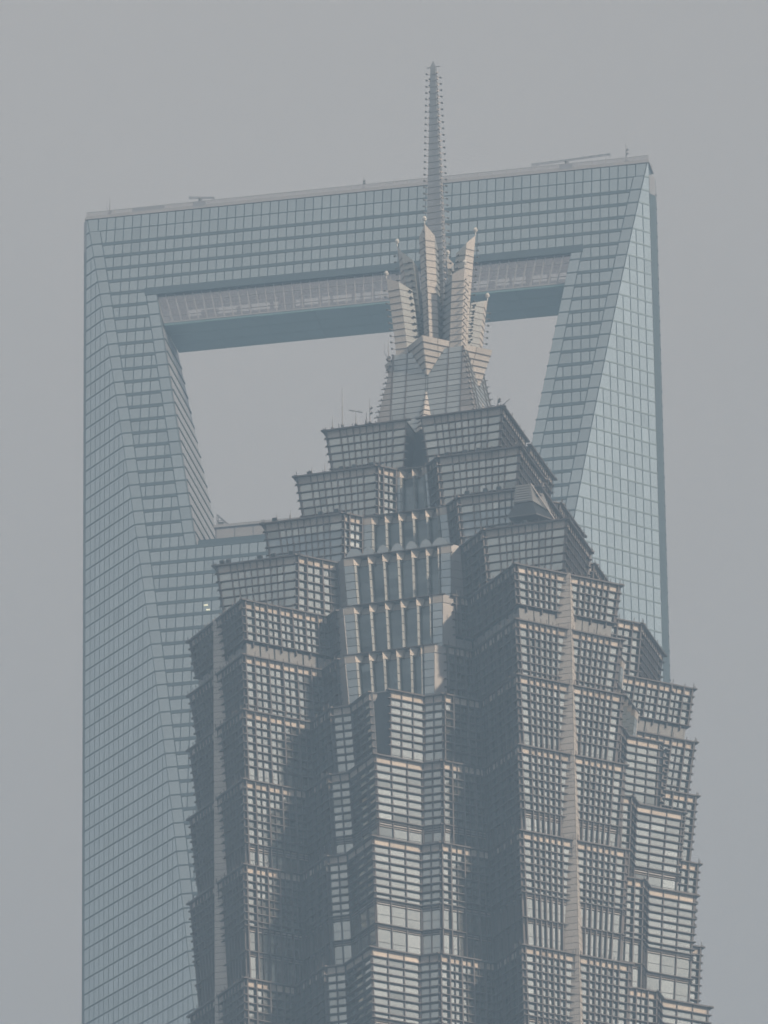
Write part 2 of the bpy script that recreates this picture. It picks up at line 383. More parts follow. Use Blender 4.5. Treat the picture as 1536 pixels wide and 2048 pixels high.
# reveals of the opening and the roof garden at its foot
for sgn, par in ((-1, leg_l), (1, leg_r)):
    for k in range(7, 24):
        h0, h1 = ap_half(k) , ap_half(k + 0.86); w0, w1 = SW(k) - .5, SW(k + .86) - .5
        off = sgn * -0.09
        vs = [SP(sgn * h0, w0, SZ(k)), SP(sgn * h0, -w0, SZ(k)), SP(sgn * h1, -w1, SZ(k + .86)), SP(sgn * h1, w1, SZ(k + .86))]
        vs2 = [v + ST * off for v in vs]
        mesh_obj('reveal_panel', vs + vs2, BOXF, 'reveal', par, [random.random()] * 6, auto_normals=True)
        mb = MB(); p = SP(sgn * (h1 - .1), w1 + .1, SZ(k + .93)); q = SP(sgn * (h1 - .1), -w1 - .06, SZ(k + .93)); mb.bar(p, q, .3, .16); mb.build('reveal_fin', 'blue_band', par)
zR = SZ(AP_BOT); hb = ap_half(24)
mb = MB(); mb.box8([SP(a, n, z) for z in (zR + .0, zR + .62) for a, n in ((-hb + .3, SW(24) + .02), (hb - .3, SW(24) + .02), (hb - .3, SW(24) - .6), (-hb + .3, SW(24) - .6))]); mb.build('sill', 'blue_band', blue)
sk = empty('skylight'); sk.parent = blue
mb = MB(); mb.box8([SP(a, n, z) for z in (zR + .01, 441.3) for a, n in ((-20.6, 5.0), (20.6, 5.0), (20.6, -6), (-20.6, -6))]); mb.build('skylight_wall', 'deck_frame', sk)
mb = MB(); mb.box8([SP(a, n, z) for z in (441.3, 441.7) for a, n in ((-20.8, 5.3), (20.8, 5.3), (20.8, -6.3), (-20.8, -6.3))]); mb.build('skylight_roof', 'pale_metal', sk)
for k in range(16):
    a0 = -20.5 + k * 2.5625; mb = MB(); mb.box8([SP(a, n, z) for z in (zR + .8, 441.1) for a, n in ((a0 + .08, 5.08), (a0 + 2.48, 5.08), (a0 + 2.48, 5.005), (a0 + .08, 5.005))]); mb.build('skylight_panel', 'pale_metal', sk)
# two lit ceiling lamps behind the glass low on the left
for (a, i, ww) in ((-20.2, 28.55, 0.55), (-19.9, 28.9, 0.5), (-17.2, 28.55, 0.25)):
    p = ffront(a, i); mb = MB(); nn = SN.copy(); mb.box8([p + ST * x + Vector((0, 0, z)) + SN * d for d in (.06, .10) for x, z in ((-ww / 2, -.09), (ww / 2, -.09), (ww / 2, .09), (-ww / 2, .09))]); mb.build('ceiling_lamp', 'office_lamp', blue)

# ================================================================== pagoda-like tower
JC = Vector((6.305, 819.418, 0)); JTH = radians(16.61)
JT = Vector((cos(JTH), -sin(JTH), 0)); JN = Vector((-sin(JTH), -cos(JTH), 0))
def JP(u, v, z): p = JC + JT * u + JN * v; return Vector((p.x, p.y, z))
pag = empty('pagoda_tower')
tag(pag, 'grey stepped pagoda-like skyscraper with flaring tiers, petal crown and needle spire, in front', 'skyscraper')
ZT = [371.4, 365.1, 358.65, 352.5, 346.0, 339.6, 333.2, 325.15, 315.4, 302.5, 286.5]
FLARE = 0.72
def quarter(k):
    """plan corners of tier k between the front axis and the right-hand axis, with the kind of facade that starts at each corner"""
    if k == 0: r = 10.1; return [((.75, 6.8), 'slot'), ((.8, r), 'A'), ((r, r), 'A'), ((r, .8), 'slot'), ((6.8, .75), 'slot')]
    if k == 1: r, e = 12.7, 9.15; h, v = 1.9, 11.05
    if k == 2: r, e = 15.57, 8.96; h, v = 4.95, 13.95
    if k == 3: r, e = 19.75, 9.13; h, v = 6.11, 17.37
    if k in (1, 2): return [((h, v), 'side'), ((r - e, r), 'A'), ((r, r), 'A'), ((r, r - e), 'side'), ((v, h), 'fins')]
    if k == 3:
        S = h + v; ic = ((S - e) / 2, (S + e) / 2)
        return [((h, v), 'pier'), (ic, 'side'), ((r - e, r), 'A'), ((r, r), 'A'), ((r, r - e), 'side'), ((ic[1], ic[0]), 'pier'), ((v, h), 'fins')]
    a, b = 24.2, 15.3; e = a - b
    if k in (4, 5):
        h, v = ((5.61, 19.14), (5.03, 20.69))[k - 4]; S = h + v; ic = ((S - e) / 2, (S + e) / 2)
        return [((h, v), 'ret'), (ic, 'arm'), ((b, a), 'end'), ((a, b), 'arm'), ((ic[1], ic[0]), 'ret'), ((v, h), 'fins')]
    V = {6: 25.7, 7: 26.6, 8: 27.66, 9: 28.8, 10: 30.0}[k]; m, n = 4.07, 2.13
    S = V + n; ic = ((S - e) / 2, (S + e) / 2)
    q = [((m, V - m), 'strip'), ((m + n, V - m), 'ret'), (ic, 'arm'), ((b, a), 'end'), ((a, b), 'arm'), ((ic[1], ic[0]), 'ret'), ((V - m, m + n), 'strip'), ((V - m, m), 'prow')]
    if k == 6: return [((1.15, V - 1.15), 'prow')] + q[:-1] + [((V - m, m), 'prow'), ((V - 1.15, 1.15), 'nose')]
    return [((0, V), 'prow')] + q
def full(k):
    q = quarter(k); pts = []; kinds = []
    for j in range(4):
        for (u, v), kd in q:
            for _ in range(j): u, v = v, -u
            pts.append((u, v)); kinds.append(kd)
    return pts, kinds
def inset(pts, d):
    """offset a plan polygon inwards by d (corners run clockwise)"""
    n = len(pts); out = []
    for i in range(n):
        p0, p1, p2 = Vector(pts[i - 1]), Vector(pts[i]), Vector(pts[(i + 1) % n])
        e1 = (p1 - p0).normalized(); e2 = (p2 - p1).normalized()
        n1 = Vector((e1.y, -e1.x)); n2 = Vector((e2.y, -e2.x))        # inward normals
        a = p1 + n1 * d; c = p1 + n2 * d; den = e1.x * e2.y - e1.y * e2.x
        if abs(den) < 1e-6: out.append((a.x, a.y)); continue
        t = ((c.x - a.x) * e2.y - (c.y - a.y) * e2.x) / den
        q = a + e1 * t; out.append((q.x, q.y))
    return out

j_pane = Pieces('window_pane', 'window_panes', 'grey_glass', 300)
j_dark = Pieces('dark_pane', 'dark_panes', 'dark_glass', 100)
j_par = Pieces('parapet_panel', 'parapet_panels', 'parapet', 290)
j_bar = Pieces('sunshade_bar', 'sunshade_bars', 'bar_metal', 290)
j_fin = Pieces('mullion', 'mullions', 'bar_metal', 290)
j_pan = Pieces('cladding_panel', 'cladding_panels', 'panel', 290)
j_span = Pieces('spandrel_pane', 'spandrel_panes', 'spandrel_glass', 250)
j_pet = Pieces('metal_panel', 'metal_panels', 'petal', 290)
j_rod = Pieces('finial_rod', 'finial_rods', 'bar_metal', 0)
j_blade = Pieces('fin_blade', 'fin_blades', 'fin_metal', 200)
j_pin = Pieces('sunshade_pin', 'sunshade_pins', 'bar_metal', 0)
j_lou = Pieces('louvre_panel', 'louvre_panels', 'louvre', 120)
BAR_OUT, FIN_OUT = 0.32, 0.33
PB = 0.20        # the dark backing wall lies this far behind the face line

def rows_for(k, kind):
    """heights of the rows of a tier from the top: ('p' parapet, 'w' window, 't' tall pane, 'n' narrow strip, 'l' blank louvre)"""
    H = ZT[k] - ZT[k + 1]
    if k == 4 and kind in ('arm', 'end', 'ret'):
        return [('p', .95)] + [('w', .86)] * 4 + [('l', H - .95 - 4 * .86)]
    if k == 2 and kind in ('A', 'side'):
        return [('p', .95), ('w', .9), ('b', .9), ('b', .9), ('b', .9), ('b', .9), ('b', H - .95 - 4.5)]
    if k == 6:
        return [('p', .95)] + [('w', .87)] * 6 + [('t', H - .95 - 6 * .87)]
    if k == 7:
        return [('p', .95)] + [('w', .87)] * 7 + [('n', .28), ('n', .28), ('n', .22), ('t', H - .95 - 6.09 - .78)]
    if k == 8:
        return [('p', .95)] + [('w', .87)] * 6 + [('w', .6), ('n', .3), ('n', .25), ('t', 2.2), ('n', .28), ('n', .22), ('t', H - .95 - 5.22 - 3.85)]
    if k == 9:
        return [('p', .95)] + [('w', .87)] * 7 + [('w', .6), ('n', .3), ('n', .25), ('t', 3.0), ('n', .28), ('n', .22), ('t', H - .95 - 6.09 - 4.65)]
    n = max(1, round((H - .95) / .9)); return [('p', .95)] + [('w', (H - .95) / n)] * n

def columns(kind, L):
    """column boundaries in metres and whether a heavy mullion stands on each boundary"""
    if kind in ('prow', 'strip'):
        n = max(2, round(L / 1.62)); return [L * j / n for j in range(n + 1)], [1] * (n + 1)
    if kind == 'half':
        n = 5; wd = 1.15; p = (L - 2 * wd) / n
        return [0, wd] + [wd + p * (j + 1) for j in range(n)] + [L], [1] * (n + 3)
    if kind in ('arm', 'ret', 'side'):
        wd = min(1.15, L * .3); n = max(1, round((L - wd) / 1.62)); p = (L - wd) / n; c = [0.0]; h = [1]
        if True:
            c.append(wd); h.append(1)
            for j in range(n):
                c += [wd + p * j + p * .5, wd + p * (j + 1)]; h += [0, 1]
        return c, h
    wd = 1.45; n = max(1, round((L - 2 * wd) / .74)); p = (L - 2 * wd) / n
    return [0, wd] + [wd + p * (j + 1) for j in range(n)] + [L], [1] + [1 if j % 2 == 0 else 0 for j in range(n + 1)] + [1]

def clad(face, kind, k, parent, extL=0.0, extR=0.0, flip=False):
    rows = rows_for(k, kind if kind != 'half' else 'end'); tot = sum(r[1] for r in rows); H = face.H
    seen = face.facing > 0.02; upper = kind == 'A'
    cols, heavy = columns(kind, face.L)
    if flip: cols = [face.L - c for c in cols[::-1]]; heavy = heavy[::-1]
    cs = [c / face.L for c in cols]
    y = 0.0
    for ri, (rk, rh) in enumerate(rows):
        t0, t1 = y / tot, (y + rh) / tot; y += rh
        g = .055 / H
        if rk == 'l':
            nb = max(1, round(face.L / 1.7))
            for j in range(nb):
                j_lou.box8(face.box(j / nb + .01, (j + 1) / nb - .01, t0 + .3 / H, t1 - .35 / H, -.25, -.10), parent, seen)
                if face.facing > 0:
                    j_fin.box8(face.box((j + .5) / nb - .06 / face.L, (j + .5) / nb + .06 / face.L, t0, t0 + .65 / H, -.1, .16), parent, False)
            for j in range(nb):
                j_pan.box8(face.box(j / nb + .03, (j + 1) / nb - .03, t1 - .3 / H, t1 - .17 / H, -.1, .12), parent, seen)
        else:
            for j in range(len(cs) - 1):
                gg = (.03 if rk in 'pn' else .045) / face.L
                bx = face.box(cs[j] + gg, cs[j + 1] - gg, t0 + g, t1 - g, -.12, -.03)
                if rk == 'p': j_par.box8(face.box(cs[j] + gg, cs[j + 1] - gg, t0 + .12 / H, t1 - g, -.12, .02), parent, seen)
                elif rk == 'b': j_span.box8(bx, parent, seen)
                elif rk == 'n': (j_par if ri % 2 == 0 else j_pan).box8(bx, parent, seen)
                else: j_pane.box8(bx, parent, seen)
        if rk == 't' and rh > 1.4:
            tm = (t0 + t1) / 2; j_bar.box8(face.box(0, 1, tm - .02 / H, tm + .02 / H, -.04, .02), parent, seen)
        # sunshade bar under the row
        if ri < len(rows) - 1 and rk != 'l':
            th = (.075 if upper else .095) if rk != 'n' else .05
            j_bar.box8(face.box(-extL / face.L, 1 + extR / face.L, t1 - th / 2 / H, t1 + th / 2 / H, -.1, (BAR_OUT if not upper else .22) if rk != 'n' else .1), parent, seen)
            if kind in ('A', 'half', 'arm', 'side') and rk != 'n':          # pins that carry the sunshades, of slightly different reach
                for c, hv in zip(cs, heavy):
                    if hv:
                        c2 = min(max(c, .05 / face.L), 1 - .05 / face.L); rch = random.uniform(.42, .62)
                        j_pin.box8(face.box(c2 - .02 / face.L, c2 + .02 / face.L, t1 - .02 / H, t1 + .02 / H, .1, rch), parent, False)
    # top lip
    j_bar.box8(face.box(-(extL * 1.4) / face.L, 1 + (extR * 1.4) / face.L, -.02 / H, .12 / H, -.1, BAR_OUT + .12), parent, seen)
    lw = sum(r[1] for r in rows if r[0] != 'l') / tot
    for c, hv in zip(cs, heavy):
        wd = ((.14 if not upper else .10) if hv else .06) if kind not in ('prow', 'strip') else .12
        dp = (({'A': .16, 'half': .25}.get(kind, FIN_OUT)) if hv else .16) if kind not in ('prow', 'strip') else .12
        c2 = min(max(c, wd / 2 / face.L), 1 - wd / 2 / face.L)
        j_fin.box8(face.box(c2 - wd / 2 / face.L, c2 + wd / 2 / face.L, .13 / H, lw, -.1, dp), parent, seen)
        if hv and kind not in ('prow', 'strip'):
            hh = random.uniform(.25, .6)
            j_rod.box8(face.box(c2 - .03 / face.L, c2 + .03 / face.L, -hh / H, .1 / H, dp + .08, dp + .14), parent, False)

def fins_wall(face, k, parent):
    """recessed dark glass with projecting triangular fins, each under a wedge-shaped cap"""
    seen = face.facing > 0.02; H, L = face.H, face.L
    w = 1.15 / L if L > 5 else .55 / L
    n = max(1, round((L - 2 * w * L) / 1.59)); rowsn = round((H - .95) / .86)
    for s0, s1 in ((0, w), (1 - w, 1)):
        j_par.box8(face.box(s0 + .004, s1 - .004, .1 / H, .95 / H, -.1, .02), parent, seen)
        for r in range(rowsn):
            t0 = (.97 + r * (H - .97) / rowsn) / H; t1 = t0 + ((H - .97) / rowsn - .07) / H
            j_span.box8(face.box(s0 + .004, s1 - .004, t0, t1, -.1, 0.0), parent, seen)
    for j in range(n + 1):
        s = w + (1 - 2 * w) * j / n - (0.0 if j < n else .30 / L)
        for r in range(rowsn):
            t0 = (.97 + r * (H - .97) / rowsn) / H; t1 = t0 + ((H - .97) / rowsn - .07) / H
            A = [face.P(s, t, d) for t in (t0, t1) for d in (0.0,)]
            vs = []
            for t in (t1, t0):
                vs += [face.P(s, t, -1.0), face.P(s, t, -.02), face.P(s + .19 / L, t, -.19), face.P(s + .19 / L, t, -1.0)]
            j_blade.add(vs, [(0, 1, 2, 3), (7, 6, 5, 4), (0, 4, 5, 1), (1, 5, 6, 2), (2, 6, 7, 3), (3, 7, 4, 0)], parent, seen)
        vs = []
        for t, q in ((.95, .5), (.1, .72)):
            t = t / H; vs += [face.P(s - .02 / L, t, -1.0), face.P(s - .02 / L, t, .05), face.P(s + q / L, t, -q * .8), face.P(s + q / L, t, -1.0)]
        j_par.add(vs, [(0, 1, 2, 3), (7, 6, 5, 4), (0, 4, 5, 1), (1, 5, 6, 2), (2, 6, 7, 3), (3, 7, 4, 0)], parent, seen)
    for j in range(n):
        s0 = w + (1 - 2 * w) * j / n; s1 = w + (1 - 2 * w) * (j + 1) / n
        for r in range(rowsn):
            t0 = (.97 + r * (H - .97) / rowsn) / H; t1 = t0 + ((H - .97) / rowsn - .05) / H
            j_dark.box8(face.box(s0 + .01, s1 - .005, t0, t1, -.98, -.93), parent, seen)
        j_par.box8(face.box(s0 + .55 / L, s1, .25 / H, .9 / H, -.97, -.9), parent, seen)
    j_bar.box8(face.box(-.02, 1.02, -.02 / H, .09 / H, -1.0, .12), parent, seen)

tiers = []
for k in range(10):
    pts, kinds = full(k); bot = inset(pts, FLARE); n = len(pts)
    # backing body: recessed further behind the fins
    def body_ring(pp, z, kk):
        base = inset(pp, PB); ring = []
        for i in range(n):
            u, v = base[i]
            ring.append(JP(u, v, z))
        return ring
    zt, zb = ZT[k], ZT[k + 1]
    pk, pb = list(pts), list(bot)
    for i in range(n):           # push the fin walls' backing back by a metre
        if kinds[i] == 'fins':
            j = (i + 1) % n
            e = (Vector(pts[j]) - Vector(pts[i])).normalized(); nn = Vector((e.y, -e.x)) * 0.95
            for lst in (pk, pb):
                for idx in (i, j): lst[idx] = (lst[idx][0] + nn.x, lst[idx][1] + nn.y)
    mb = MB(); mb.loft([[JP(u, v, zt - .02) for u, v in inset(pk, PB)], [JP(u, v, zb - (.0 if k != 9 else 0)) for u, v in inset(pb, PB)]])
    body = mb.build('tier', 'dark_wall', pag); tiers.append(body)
    mb = MB(); mb.loft([[JP(u, v, zt - .12) for u, v in inset(pk, .05)], [JP(u, v, zt + .0) for u, v in inset(pk, .05)]]); mb.build('ledge_roof', 'roof', body)
    for i in range(n):
        j = (i + 1) % n; kd = kinds[i]
        TL, TR = JP(*pts[i], zt), JP(*pts[j], zt); BL, BR = JP(*bot[i], zb), JP(*bot[j], zb)
        f = Face(TL, TR, BL, BR)
        h = kinds[i - 1]
        # convex corners get overhanging bar ends
        def convex(a, b, c):
            a, b, c = Vector(a), Vector(b), Vector(c); e1 = b - a; e2 = c - b; return e1.x * e2.y - e1.y * e2.x < 0
        eL = .34 if convex(pts[i - 1], pts[i], pts[j]) else 0.0
        eR = .34 if convex(pts[i], pts[j], pts[(j + 1) % n]) else 0.0
        if kd == 'fins': fins_wall(f, k, body); continue
        if kd == 'slot': continue
        if kd == 'pier' or kd == 'nose':
            rn = round((zt - zb) / .9)
            for r in range(rn): (j_span if kd == 'nose' else j_pan).box8(f.box(.02, .98, r / rn + .004, (r + 1) / rn - .004, -.15 if kd == 'pier' else -.5, 0.0 if kd == 'pier' else -.35), body, f.facing > 0.02)
            if kd == 'nose':
                for r in range(rn):
                    j_pan.box8(f.box(.0, .16, r / rn + .004, (r + 1) / rn - .004, -.5, .02), body, f.facing > 0.02)
                j_par.add([f.P(q, t / f.H, d) for t, w in ((.95, .35), (.1, .5)) for q, d in ((-.02, -.5), (-.02, .06), (w, -.3), (w, -.5))], [(0, 1, 2, 3), (7, 6, 5, 4), (0, 4, 5, 1), (1, 5, 6, 2), (2, 6, 7, 3), (3, 7, 4, 0)], body, True)
            continue
        if kd == 'end':
            mT, mB = (TL + TR) / 2, (BL + BR) / 2; e = (TR - TL).normalized()
            fl = Face(TL, mT - e * .22, BL, mB - e * .22); fr = Face(mT + e * .22, TR, mB + e * .22, BR)
            clad(fl, 'half', k, body, eL, 0.0); clad(fr, 'half', k, body, 0.0, eR)
            continue
        if kd == 'ret' and k in (4, 5):
            wp = 1.5 / f.L; first = h == 'fins'       # the metal pier beside the fin wall
            e = (TR - TL); eb = (BR - BL)
            fp = Face(TL, TL + e * wp, BL, BL + eb * wp) if first else Face(TR - e * wp, TR, BR - eb * wp, BR)
            f = Face(TL + e * wp, TR, BL + eb * wp, BR) if first else Face(TL, TR - e * wp, BL, BR - eb * wp)
            j_pan.box8(fp.box(0, 1, .015, .15, -.2, .04), body, fp.facing > .02); j_pan.box8(fp.box(0, 1, .16, .99, -.2, .03), body, fp.facing > .02)
        flip = kd in ('arm', 'ret', 'side') and (kinds[j] in ('end', 'A') and kd != 'ret' or kd == 'ret' and h in ('arm',))
        clad(f, kd, k, body, eL, eR, flip=flip)
# a plumb three-cornered column stands in the middle of every arm end; the flaring walls leave more of it free towards each tier's foot
QC = (24.2 + 15.3) / 2 + .34
for j in range(4):
    def R4(u, v, j=j):
        for _ in range(j): u, v = v, -u
        return u, v
    mb = MB(); zc0, zc1 = ZT[10], ZT[4] + .1
    mb.loft([[JP(*R4(u, v), z) for u, v in ((QC - .06, QC - .06), (QC - .06, QC - 2.0), (QC - 2.0, QC - .06))] for z in (zc1, zc0)]); colm = mb.build('corner_column', 'dark_wall', pag)
    z = zc1; c = 0
    while z > zc0 + .3:
        for (p0, p1) in (((QC - 1.75, QC), (QC, QC)), ((QC, QC), (QC, QC - 1.75))):
            f = Face(JP(*R4(*p0), z - .03), JP(*R4(*p1), z - .03), JP(*R4(*p0), z - .70), JP(*R4(*p1), z - .70))
            j_pet.box8(f.box(0, 1, 0, 1, -.06, 0), colm, f.facing > .02)
        z -= .73
# the shaft below the picture
mb = MB(); z = ZT[10]; rings = []
pts, _ = full(10)
while z > 0:
    z2 = max(0, z - 18); mb.loft([[JP(u, v, z) for u, v in pts], [JP(u, v, z2) for u, v in inset(pts, FLARE)]]); z = z2
mb.build('lower_shaft', 'louvre', pag)

# --- crown: a square tent that narrows upwards, cut through by an hour-glass turned by 45 degrees
def sq(r, z): return [JP(u, v, z) for u, v in ((-r, r), (r, r), (r, -r), (-r, -r))]
def dia(V, z): return [JP(u, v, z) for u, v in ((0, V), (V, 0), (0, -V), (-V, 0))]
ZC0, ZC1, RC0, RC1 = 371.42, 382.4, 6.0, 4.05
mb = MB(); mb.loft([sq(RC1 - .1, ZC1), sq(RC0 - .1, ZC0)]); crown = mb.build('crown_tent', 'dark_wall', pag)
def flat_clad(face, cols, rh, parent, coll, bars=True, ext=.25, barout=.16, split=True):
    seen = face.facing > 0.0; n = max(1, round(face.H / rh))
    for r in range(n):
        t0, t1 = r / n, (r + 1) / n
        for c in range(len(cols) - 1):
            coll.box8(face.box(cols[c] + .03 / face.L, cols[c + 1] - .03 / face.L, t0 + .03 / face.H, t1 - .03 / face.H, -.08, .03), parent, seen)
        if bars: j_bar.box8(face.box(-ext / face.L, 1 + ext / face.L, t1 - .05 / face.H, t1 + .05 / face.H, -.05, barout), parent, seen)
for j in range(4):
    a, b = sq(RC1, ZC1), sq(RC0, ZC0); i = j; i2 = (j + 1) % 4
    f = Face(a[i], a[i2], b[i], b[i2])
    n = round(f.H / .74); ms = (-4.0, -2.4, -.12, .12, 2.4, 4.0)
    for r in range(n):
        t0, t1 = r / n, (r + 1) / n; h0 = RC1 + (RC0 - RC1) * t0; h1 = RC1 + (RC0 - RC1) * t1
        tb = [-h0] + list(ms) + [h0]; bb = [-h1] + list(ms) + [h1]
        for c in range(len(tb) - 1):
            A = lambda x, h, t, d: f.P((x + h) / (2 * h), t, d)
            y0, y1 = t0 + .03 / f.H, t1 - .03 / f.H; g = .04
            vs = [A(bb[c] + g, h1, y1, -.08), A(bb[c + 1] - g, h1, y1, -.08), A(tb[c + 1] - g, h0, y0, -.08), A(tb[c] + g, h0, y0, -.08)]
            vs += [v + f.n * .1 for v in vs]
            (j_pan if c in (0, len(tb) - 2) else j_span).box8(vs, crown, f.facing > 0)
        j_bar.box8(f.box(-.45 / f.L, 1 + .45 / f.L, t1 - .03 / f.H, t1 + .03 / f.H, -.05, .06), crown, f.facing > 0)
    for m_ in (-4.0, -2.4, 2.4, 4.0):
        vs = [f.P((m_ + h + w) / (2 * h), t, d) for d in (-.05, .09) for h, t, w in ((RC0, 1, -.06), (RC0, 1, .06), (RC1, 0, .06), (RC1, 0, -.06))]
        j_fin.box8(vs, crown, f.facing > 0)
hour = [(6.3, 383.3), (5.52, 381.2), (4.74, 379.1), (4.5, 378.2), (4.95, 377.2), (6.0, 374.3), (7.05, 371.45)]
mb = MB(); mb.loft([dia(V - .1, z) for V, z in hour]); dcol = mb.build('crown_collar', 'dark_wall', pag)
for s in range(len(hour) - 1):
    (V0, z0), (V1, z1) = hour[s], hour[s + 1]
    if s == 2: continue
    a, b = dia(V0, z0), dia(V1, z1)
    for j in range(4):
        f = Face(a[j], a[(j + 1) % 4], b[j], b[(j + 1) % 4]); flat_clad(f, [0, .22, .5, .78, 1], .72, dcol, j_pet, ext=.0, barout=.1)

# --- petals
def petal(name, ang, section, levels, lab=None):
    """section: plan points (radial, sideways); levels: (height fraction, outward shift, scale); the top is cut so that the outer ridge stands highest"""
    d = Vector((sin(ang), cos(ang)));  s = Vector((cos(ang), -sin(ang)))
    z0, z1, sh, drop = levels; N = 10
    rings = []
    def pt(rad, sd, z): u = d.x * rad + s.x * sd; v = d.y * rad + s.y * sd; return JP(u, v, z)
    rmax = max(r for r, _ in section); rmin = min(r for r, _ in section)
    for j in range(N + 1):
        f = j / N; ring = []
        for r, w in section:
            q = (rmax - r) / max(.01, rmax - rmin)
            zt = z1 - drop * (q ** EXPO)
            ring.append(pt(r + sh * f ** 1.25, w * (1 + .12 * f), z0 + (zt - z0) * f))
        rings.append(ring)
    mb = MB(); mb.loft(rings); o = mesh_obj(name, mb.v, mb.f, 'petal', pag, [0.5] * len(mb.f), auto_normals=True)
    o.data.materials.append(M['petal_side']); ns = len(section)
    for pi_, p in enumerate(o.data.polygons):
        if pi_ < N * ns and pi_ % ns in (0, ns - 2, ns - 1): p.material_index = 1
    # rails: thin courses that wrap the outside faces, with a small lamp at both ends
    n = len(section); H = z1 - z0; m = int(H / .78)
    for c in range(1, m):
        z = z0 + c * .78; mb = MB(); ring = []
        for r, w in section:
            q = (rmax - r) / max(.01, rmax - rmin); zt = z1 - drop * (q ** EXPO); f = min(1.0, (z - z0) / (zt - z0))
            ring.append((pt(r + .03 + sh * f ** 1.25, w * (1 + .12 * f) * 1.03, z), z <= zt + .05))
        for e in range(n - 1):
            if ring[e][1] and ring[e + 1][1]: mb.bar(ring[e][0], ring[e + 1][0], .06, .05)
        if mb.v: mb.build('petal_rail', 'steel', o)
        for e in (0, n - 1, n // 2):
            if ring[e][1]:
                p = ring[e][0]; dirv = (p - JP(0, 0, z)); dirv.z = 0; dirv.normalize()
                mb = MB(); mb.bar(p, p + dirv * .38, .05); mb.cyl(p + dirv * .3, p + dirv * .52, .09, .12, 6); LAMPS.append((mb.v, mb.f))
    tip = rings[-1][n // 2]
    mb = MB(); mb.cyl(tip, tip + Vector((0, 0, .5)), .05); mb.cyl(tip + Vector((0, 0, .40)), tip + Vector((0, 0, .62)), .16, .27, 8); mb.cyl(tip + Vector((0, 0, .62)), tip + Vector((0, 0, .92)), .27, .14, 8); mb.build('tip_lamp', 'lamp_white', o)
    return o
LAMPS = []
EXPO = 0.7
TALL = [(1.3, -.82), (2.55, -.82), (3.35, 0.0), (2.55, .82), (1.3, .82)]
SHORT = [(2.9, -1.55), (4.0, -1.05), (4.0, -1.05), (5.1, 0.0), (4.0, 1.05), (2.9, 1.55)]
SHORT = [(2.6, -.95), (4.35, -.95), (5.3, 0.0), (4.35, .95), (2.6, .95)]
for j in range(4): petal('tall_petal', j * pi / 2, TALL, (382.6, 397.8, 1.25, 2.4))
for j in range(4): petal('short_petal', pi / 4 + j * pi / 2, SHORT, (381.6, 391.7, 1.15, 1.3))

# --- spire
def spire_r(z): return 1.25 + (0.29 - 1.25) * (z - 384.0) / (419.6 - 384.0)
mb = MB(); mb.loft([sq(.02, 420.5), sq(.22, 419.9), sq(spire_r(419.6), 419.6)] + [sq(spire_r(z), z) for z in (410, 400, 390, 382)]); spire = mesh_obj('spire', mb.v, mb.f, 'spire_skin', pag, [.3] * len(mb.f), auto_normals=True)
z = 385.0
while z < 419.4:
    r = spire_r(z) + .02; mb = MB(); c = sq(r, z)
    for j in range(4): mb.bar(c[j], c[(j + 1) % 4], .035, .05)
    mb.build('spire_joint', 'steel', spire)
    for j in range(4):
        p = c[j]; dv = (p - JP(0, 0, z)); dv.z = 0; dv.normalize()
        mb = MB(); mb.bar(p, p + dv * .36, .05); mb.cyl(p + dv * .28, p + dv * .5, .08, .12, 6); LAMPS.append((mb.v, mb.f))
    z += .8
mb = MB(); p = JP(0, 0, 419.7); mb.bar(p - JT * .8, p + JT * .8, .07); mb.build('spire_crossbar', 'steel', spire)
V = []; F = []
for vs, fs in LAMPS:
    n = len(V); V += vs; F += [tuple(i + n for i in f) for f in fs]
tag(mesh_obj('crown_lamps', V, F, 'steel', pag), kind='stuff')

# ------------------------------------------------------------------ build the collected pieces
from mathutils.bvhtree import BVHTree
def bvh(objs):
    vs = []; fs = []
    for o in objs:
        n = len(vs); vs += [v.co.copy() for v in o.data.vertices]; fs += [tuple(i + n for i in p.vertices) for p in o.data.polygons]
    return BVHTree.FromPolygons(vs, fs)
hid = bvh(tiers + [crown, dcol, shaft, leg_l, leg_r, beam])
for c in (s_pane, s_band): c.build(blue, hid)
for c in (j_rod, j_pin, j_blade, j_pane, j_pet, j_span, j_dark, j_par, j_bar, j_fin, j_pan, j_lou): c.build(pag, hid)

# ================================================================== things standing on the roofs and ledges
def ray_at(px, py, z):
    d = fw + r2 * ((px - 768) / FPX) + u2 * ((1024 - py) / FPX); return CAMP + d * ((z - CAMZ) / d.z)
def floodlight(p, label, yaw=0.0, size=.5):
    root = empty('floodlight', p); root.rotation_euler = (0, 0, yaw); tag(root, label, 'floodlight', 'floodlights on the ledges of the stepped tower')
    mb = MB(); mb.bar((-.28 * size * 2, 0, 0), (-.28 * size * 2, 0, size * .9), .06); mb.bar((.28 * size * 2, 0, 0), (.28 * size * 2, 0, size * .9), .06); mb.bar((-.6 * size, 0, .04), (.6 * size, 0, .04), .09); mb.build('bracket', 'steel', root)
    a = .5; mb = MB(); f = size
    def Q(x, y, z): return (x, y * cos(a) - z * sin(a), y * sin(a) + z * cos(a) + size * .8)
    mb.box8([Q(x, y, z) for z, k in ((-.42 * f, .8), (.42 * f, .8)) for x, y in ((-.5 * f, -.35 * f), (.5 * f, -.35 * f), (.42 * f, .35 * f), (-.42 * f, .35 * f))]); mb.build('housing', 'steel', root)
    mb = MB(); mb.box8([Q(x, y, z) for z in (-.34 * f, .34 * f) for x, y in ((-.42 * f, -.39 * f), (.42 * f, -.39 * f), (.42 * f, -.355 * f), (-.42 * f, -.355 * f))]); mb.build('lens', 'dark_glass', root)
nth = ['first', 'second', 'third', 'fourth', 'fifth', 'sixth']
